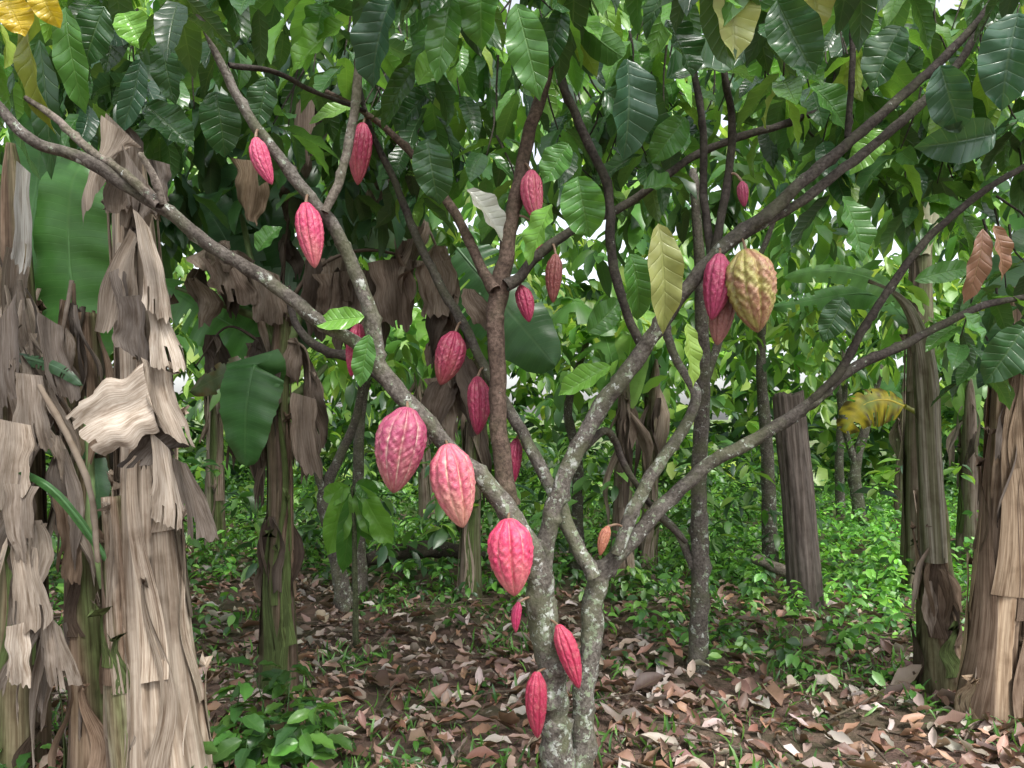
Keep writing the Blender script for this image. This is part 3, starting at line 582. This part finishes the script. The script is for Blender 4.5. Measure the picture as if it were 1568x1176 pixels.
b=empty('banana_plant');st=MB();gl=MB();dd=MB()
pseudo(st,[(1442,gpy(4.25),70),(1438,980,60),(1434,900,50),(1430,820,44),(1425,750,36)],4.25,BRN*1.2,BRN*.6,.35,6,12)
pseudo(st,[(1432,860,34),(1424,700,34),(1420,600,34),(1412,530,28),(1395,480,17),(1370,450,9),(1330,430,6)],4.2,np.array([.42,.40,.32]),np.array([.20,.20,.12]),.2,7,0)
skirt(dd,1432,860,4.2,9,.06,(.15,.4),[GB3,BRN,GB1],.05,(.03,.09))
banleaf(gl,[(1390,470,4.2),(1340,430,4.2),(1270,415,4.3),(1200,425,4.4)],36,(.14,.31,.09),torn=.2)
banleaf(gl,[(1400,500,4.2),(1330,450,4.6),(1180,470,4.8)],45,(.07,.18,.05),torn=.2)
st.build('pseudostem',M_stem,b);dd.build('dry_leaves',M_dead,b);gl.build('green_leaves',M_ban,b)
b=empty('banana_plant');st=MB();gl=MB();dd=MB()
pseudo(st,[(1512,gpy(3.8),84),(1520,1000,72),(1530,880,66),(1540,760,60),(1545,660,54),(1548,570,44),(1552,500,28),(1556,440,12)],3.8,np.array([.50,.38,.26]),BRN*.95,.0,8,20,ring=56)
pseudo(st,[(1590,gpy(4.1),80),(1595,800,66),(1600,560,50),(1600,480,14)],4.1,TAN,BRN,.05,9,8)
skirt(dd,1548,590,3.8,12,.05,(.2,.7),[T3,BRN,T4],.05,(.03,.1))
skirt(dd,1525,950,3.8,8,.08,(.15,.4),[T3,BRN],.03,(.015,.04))
banleaf(gl,[(1545,600,3.8),(1560,480,3.8),(1600,380,3.8),(1660,420,3.8)],120,(.045,.12,.04))
st.build('pseudostems',M_stem,b);dd.build('dry_leaves',M_dead,b);gl.build('green_leaves',M_ban,b)
def bgban(px,d,top,w,green=.3,nleaf=4,sk=10,seed=0,cols=None):
    b=empty('banana_plant');st=MB();gl=MB();dd=MB();ln=rng.uniform(-18,18)
    pseudo(st,[(px+ln,gpy(d),w*1.2),(px+ln*.4,(gpy(d)+top)/2,w*.85),(px-ln*.3,top,w*.55),(px-ln*.5,top-40,w*.15)],d,GB3,GB1,green,seed,7,ring=24)
    skirt(dd,px,top+10,d,sk,.05,(.2,.9),cols or [GB1,GB3,T3,GB2],.10,(.03,.13))
    for i in range(nleaf):
        a=rng.uniform(-1,1)*250/d*4;h=rng.uniform(120,260)/d*4
        banleaf(gl,[(px,top+20,d),(px+a*.35,top-h*.8,d+.1),(px+a*.8,top-h,d+rng.uniform(-.5,.5)),(px+a*1.3,top-h*.6,d+rng.uniform(-.8,.8))],rng.uniform(.3,.45)*F/d,pick(PAL_MID,1)[0],face=(0,-.7,.7),torn=.2)
    st.build('pseudostem',M_stem,b);dd.build('dry_leaves',M_dead,b);gl.build('green_leaves',M_ban,b)
bgban(955,6.4,610,34,.3,2,12,1);bgban(1000,6.9,590,28,.3,2,10,3);bgban(725,6.2,580,32,.35,3,11,2);bgban(1383,11.0,620,22,.3,4,6,4);bgban(1485,7.4,620,30,.3,3,6,5)
bgban(645,9.5,580,24,.4,4,7,7);bgban(330,8,560,30,.5,4,6,9);bgban(40,6.0,460,50,.3,4,10,11);bgban(1750,6.0,480,50,.3,4,10,12);bgban(-180,5.0,420,60,.3,4,10,13)
b=empty('banana_plant');st=MB();gl=MB()
pseudo(st,[(1408,gpy(6.5),50),(1410,600,40),(1410,400,32),(1412,350,28)],6.5,GB3,GB1,.4,14,5,ring=24)
for a in [[(1410,390,22),(1395,345,17),(1345,285,9)],[(1410,390,20),(1405,320,17),(1385,255,10)],[(1412,390,22),(1420,320,17),(1412,250,12)],[(1414,390,20),(1432,320,17),(1455,260,9)]]:
    branch(st,a,6.45,6.4,(.62,.62,.44),0,record=False,ring=8)
banleaf(gl,[(1345,285,6.4),(1280,200,6.5),(1200,230,6.5)],70,(.14,.32,.06));banleaf(gl,[(1412,255,6.4),(1410,180,6.5),(1440,110,6.6)],70,(.14,.32,.06));banleaf(gl,[(1455,260,6.4),(1520,200,6.4),(1600,260,6.3)],70,(.14,.32,.06));banleaf(gl,[(1385,255,6.5),(1370,130,6.8),(1300,80,7)],70,(.17,.38,.07))
st.build('pseudostem',M_stem,b);gl.build('green_leaves',M_ban,b)

# ---------------- wooden post
mb=MB();L=np.array([(1235,gpy(5.9),52),(1228,850,48),(1222,760,46),(1214,680,45),(1207,603,44)],float)
P=np.array([W(a[0],a[1],5.9) for a in L]);S=catmull(np.column_stack([P,L[:,2]/2/F*5.9]),16)
C=S[:,:3];T,N,B=frames(C);ring=64;th=np.linspace(0,2*np.pi,ring,endpoint=False)[None];s=np.linspace(0,1,len(C))[:,None]
rr=S[:,3][:,None]*(1+.05*np.sin(th*2+.6)+.04*np.sin(th*7+s*3)+.045*np.sin(th*17+2*np.sin(s*5))-.14*np.exp(-(np.abs(((th-1.2+.2*np.sin(s*4))%6.283)-3.14)/.09)**2)-.1*np.exp(-(np.abs(((th-2.2-.1*s)%6.283)-3.14)/.07)**2))
V=C[:,None]+rr[...,None]*(np.cos(th)[...,None]*N[:,None]+np.sin(th)[...,None]*B[:,None])
V[-1,:,2]+=.015*np.sin(th[0]*3)+.008*np.sin(th[0]*11)
V=np.concatenate([V,(V[-1:]*.45+C[-1]*.55)-np.array([0,0,.006]),np.repeat(C[-1][None,None]-np.array([0,0,.012]),ring,1)],0)
uv=np.zeros((len(V),ring,2));uv[...,0]=th/3.14;uv[...,1]=np.linspace(0,3,len(V))[:,None]
k=np.concatenate([np.clip(.6-.6*s+.3*np.sin(th*6+s*4),0,1),np.ones((2,ring))*.3])[...,None]
mb.add(V,gf(len(V),ring,True),np.array([.20,.165,.145])*(1-k)+np.array([.075,.063,.055])*k,uv);mb.build('wooden_post',M_wood)

# ---------------- other cacao trees
def ctree(brs,d,nleaf=0,reg=None,pal=PAL_MID,col=(.17,.15,.13)):
    t=empty('cacao_tree');mb=MB()
    for L in brs: branch(mb,L,d,d+rng.uniform(-.2,.3) if L is not brs[0] else d,col,.7,record=False,ring=10)
    mb.build('trunk_and_branches',M_bark,t)
    lm=MB();cluster(lm,region(nleaf,*reg),6,(.18,.27),pal,nu=6,nv=2);lm.build('crown_leaves',M_mid,t)
ctree([[(1068,gpy(4.4),36),(1070,960,29),(1072,850,26),(1070,740,24),(1076,600,23),(1074,480,20),(1070,380,16),(1060,260,12)],[(1074,600,14),(1110,500,12),(1160,400,9),(1200,300,6)],[(1062,870,14),(1040,820,12),(1015,790,9)]],4.4,26,(960,1230,60,340,4.2,5.0),DM)
ctree([[(528,gpy(6.0),32),(520,880,24),(508,820,22),(495,760,19),(520,700,15),(545,640,13),(560,560,11)],[(500,770,14),(480,700,11),(470,620,8)]],6.0,16,(420,640,300,520,5.6,6.5))
ctree([[(552,gpy(6.4),28),(550,850,22),(548,760,18),(552,640,15),(570,540,12)]],6.4,12,(480,680,300,560,6,7))
ctree([[(1180,gpy(7.5),26),(1175,700,20),(1165,560,15),(1170,460,10)]],7.5,20,(1080,1300,380,560,7,8))
ctree([[(1320,gpy(10),22),(1310,720,16),(1330,640,13),(1350,560,9)],[(1312,720,12),(1290,640,9),(1280,560,7)]],10,20,(1230,1430,380,570,9.5,10.5),PAL_FAR)
ctree([[(1288,gpy(11),15),(1285,700,13),(1292,600,11),(1290,520,8)]],11,14,(1200,1400,380,570,10.5,11.5),PAL_FAR)
ctree([[(880,gpy(7),22),(885,720,17),(870,620,13),(900,520,9)]],7,18,(800,1000,380,560,6.5,7.5),PAL_FAR)

b=empty('cacao_sapling');mb=MB();branch(mb,[(545,gpy(5),10),(543,850,8),(540,745,6)],5,5,(.12,.14,.07),0,record=False,ring=6);mb.build('stem',M_bark,b)
mb=MB()
for a in [((550,742),(585,838),48,br),((528,742),(512,852),44,br),((540,745),(556,830),40,md),((545,740),(575,760),30,md),((535,745),(498,770),34,br),((540,750),(530,880),36,md)]: hero(mb,a[0],a[1],5,a[2],a[3])
mb.build('leaves',M_leaf,b)

mb=MB();banleaf(mb,[(1385,622,6),(1355,612,6),(1320,622,6),(1292,660,6)],62,(.42,.34,.03),torn=.22,spots=(.14,.26,.05),droop=.3);branch(mb,[(1385,622,7),(1420,640,8)],6,6.2,(.2,.2,.05),0,record=False);mb.build('yellow_banana_leaf',M_ban)

mb=MB();branch(mb,[(560,858,20),(610,846,26),(680,842,24),(740,850,14)],6.6,7.2,(.07,.055,.045),.3,record=False,rough=.16);mb.build('fallen_log',M_bark)
mb=MB();branch(mb,[(1150,852,16),(1195,872,18),(1240,885,14)],6.6,6.5,(.34,.28,.24),.2,record=False);mb.build('fallen_log',M_bark)

# ---------------- plantation foliage behind
mb=MB()
cluster(mb,region(540,-500,2070,-220,380,4.5,7),6,(.2,.32),np.vstack([DM,PAL_MID]),nu=5,nv=2)
cluster(mb,region(90,120,620,40,340,3.9,5),6,(.2,.3),PAL_DARK*.85,nu=6,nv=2)
cluster(mb,region(100,380,1500,380,570,5.5,7),6,(.16,.26),np.vstack([PAL_MID,PAL_FAR]),nu=6,nv=2)
mb.build('plantation_foliage',M_mid)
mb=MB()
cluster(mb,region(1200,-700,2270,-200,620,7.5,12),7,(.24,.36),np.vstack([PAL_FAR,PAL_MID[:3]]),nu=4,nv=2)
n=1000;y=rng.uniform(6,13.5,n);x=(rng.uniform(-600,2100,n)-784)/F*y;z=.15+rng.power(.8,n)*(.4+.09*y)
px=784+F*x/y;k=~((px>1240)&(px<1560)&(rng.random(n)<.8));x=x[k];y=y[k];z=z[k]
cluster(mb,np.stack([x,y,z],1),7,(.12,.25),np.vstack([PAL_MID,PAL_DARK,PAL_FAR[:3]]),nu=4,nv=2,droop=(-.4,.8))
mb.build('understory_foliage',M_far)
mb=MB()
n=3000;y=rng.uniform(13.5,22,n);x=(rng.uniform(-700,2200,n)-784)/F*y
cluster(mb,np.stack([x,y,rng.power(.8,n)*4.5+.1],1),7,(.32,.55),np.vstack([PAL_FAR,PAL_FAR,PAL_MID,PAL_DARK]),nu=3,nv=2,droop=(-.4,.9),wr=.52)
cluster(mb,region(2300,-900,2470,-520,520,14,21),8,(.5,.8),PAL_FAR,nu=3,nv=2,wr=.5)
mb.build('background_trees',M_far)

# ---------------- light, camera
w=bpy.data.worlds.new("World");bpy.context.scene.world=w;w.use_nodes=True;nt=w.node_tree
bg=nt.nodes['Background'];sk=nt.nodes.new('ShaderNodeTexSky');sk.sky_type='NISHITA';sk.sun_disc=False
sk.sun_elevation=math.radians(58);sk.sun_rotation=math.radians(150);sk.dust_density=3;sk.air_density=1.0;sk.ozone_density=1
hs=nt.nodes.new('ShaderNodeHueSaturation');hs.inputs['Saturation'].default_value=.3;hs.inputs['Value'].default_value=2.5
nt.links.new(sk.outputs[0],hs.inputs['Color']);nt.links.new(hs.outputs[0],bg.inputs[0]);bg.inputs[1].default_value=.15
sl=bpy.data.lights.new('sun','SUN');sl.energy=3.0;sl.angle=math.radians(12);sl.color=(1,.97,.92)
so=bpy.data.objects.new('sun',sl);bpy.context.scene.collection.objects.link(so)
e=math.radians(58);a=math.radians(150);dv=Vector((math.sin(a)*math.cos(e),math.cos(a)*math.cos(e),math.sin(e)))
so.rotation_euler=dv.to_track_quat('Z','Y').to_euler()
cam=bpy.data.cameras.new('camera');co=bpy.data.objects.new('camera',cam);bpy.context.scene.collection.objects.link(co)
co.location=(0,0,CH);co.rotation_euler=(math.radians(90),0,0);cam.sensor_width=36;cam.lens=F/1568*36;cam.shift_y=52/1568;cam.clip_end=1500;cam.clip_start=.05
bpy.context.scene.camera=co
vs=bpy.context.scene.view_settings;vs.view_transform='Standard';vs.look='None';vs.exposure=0
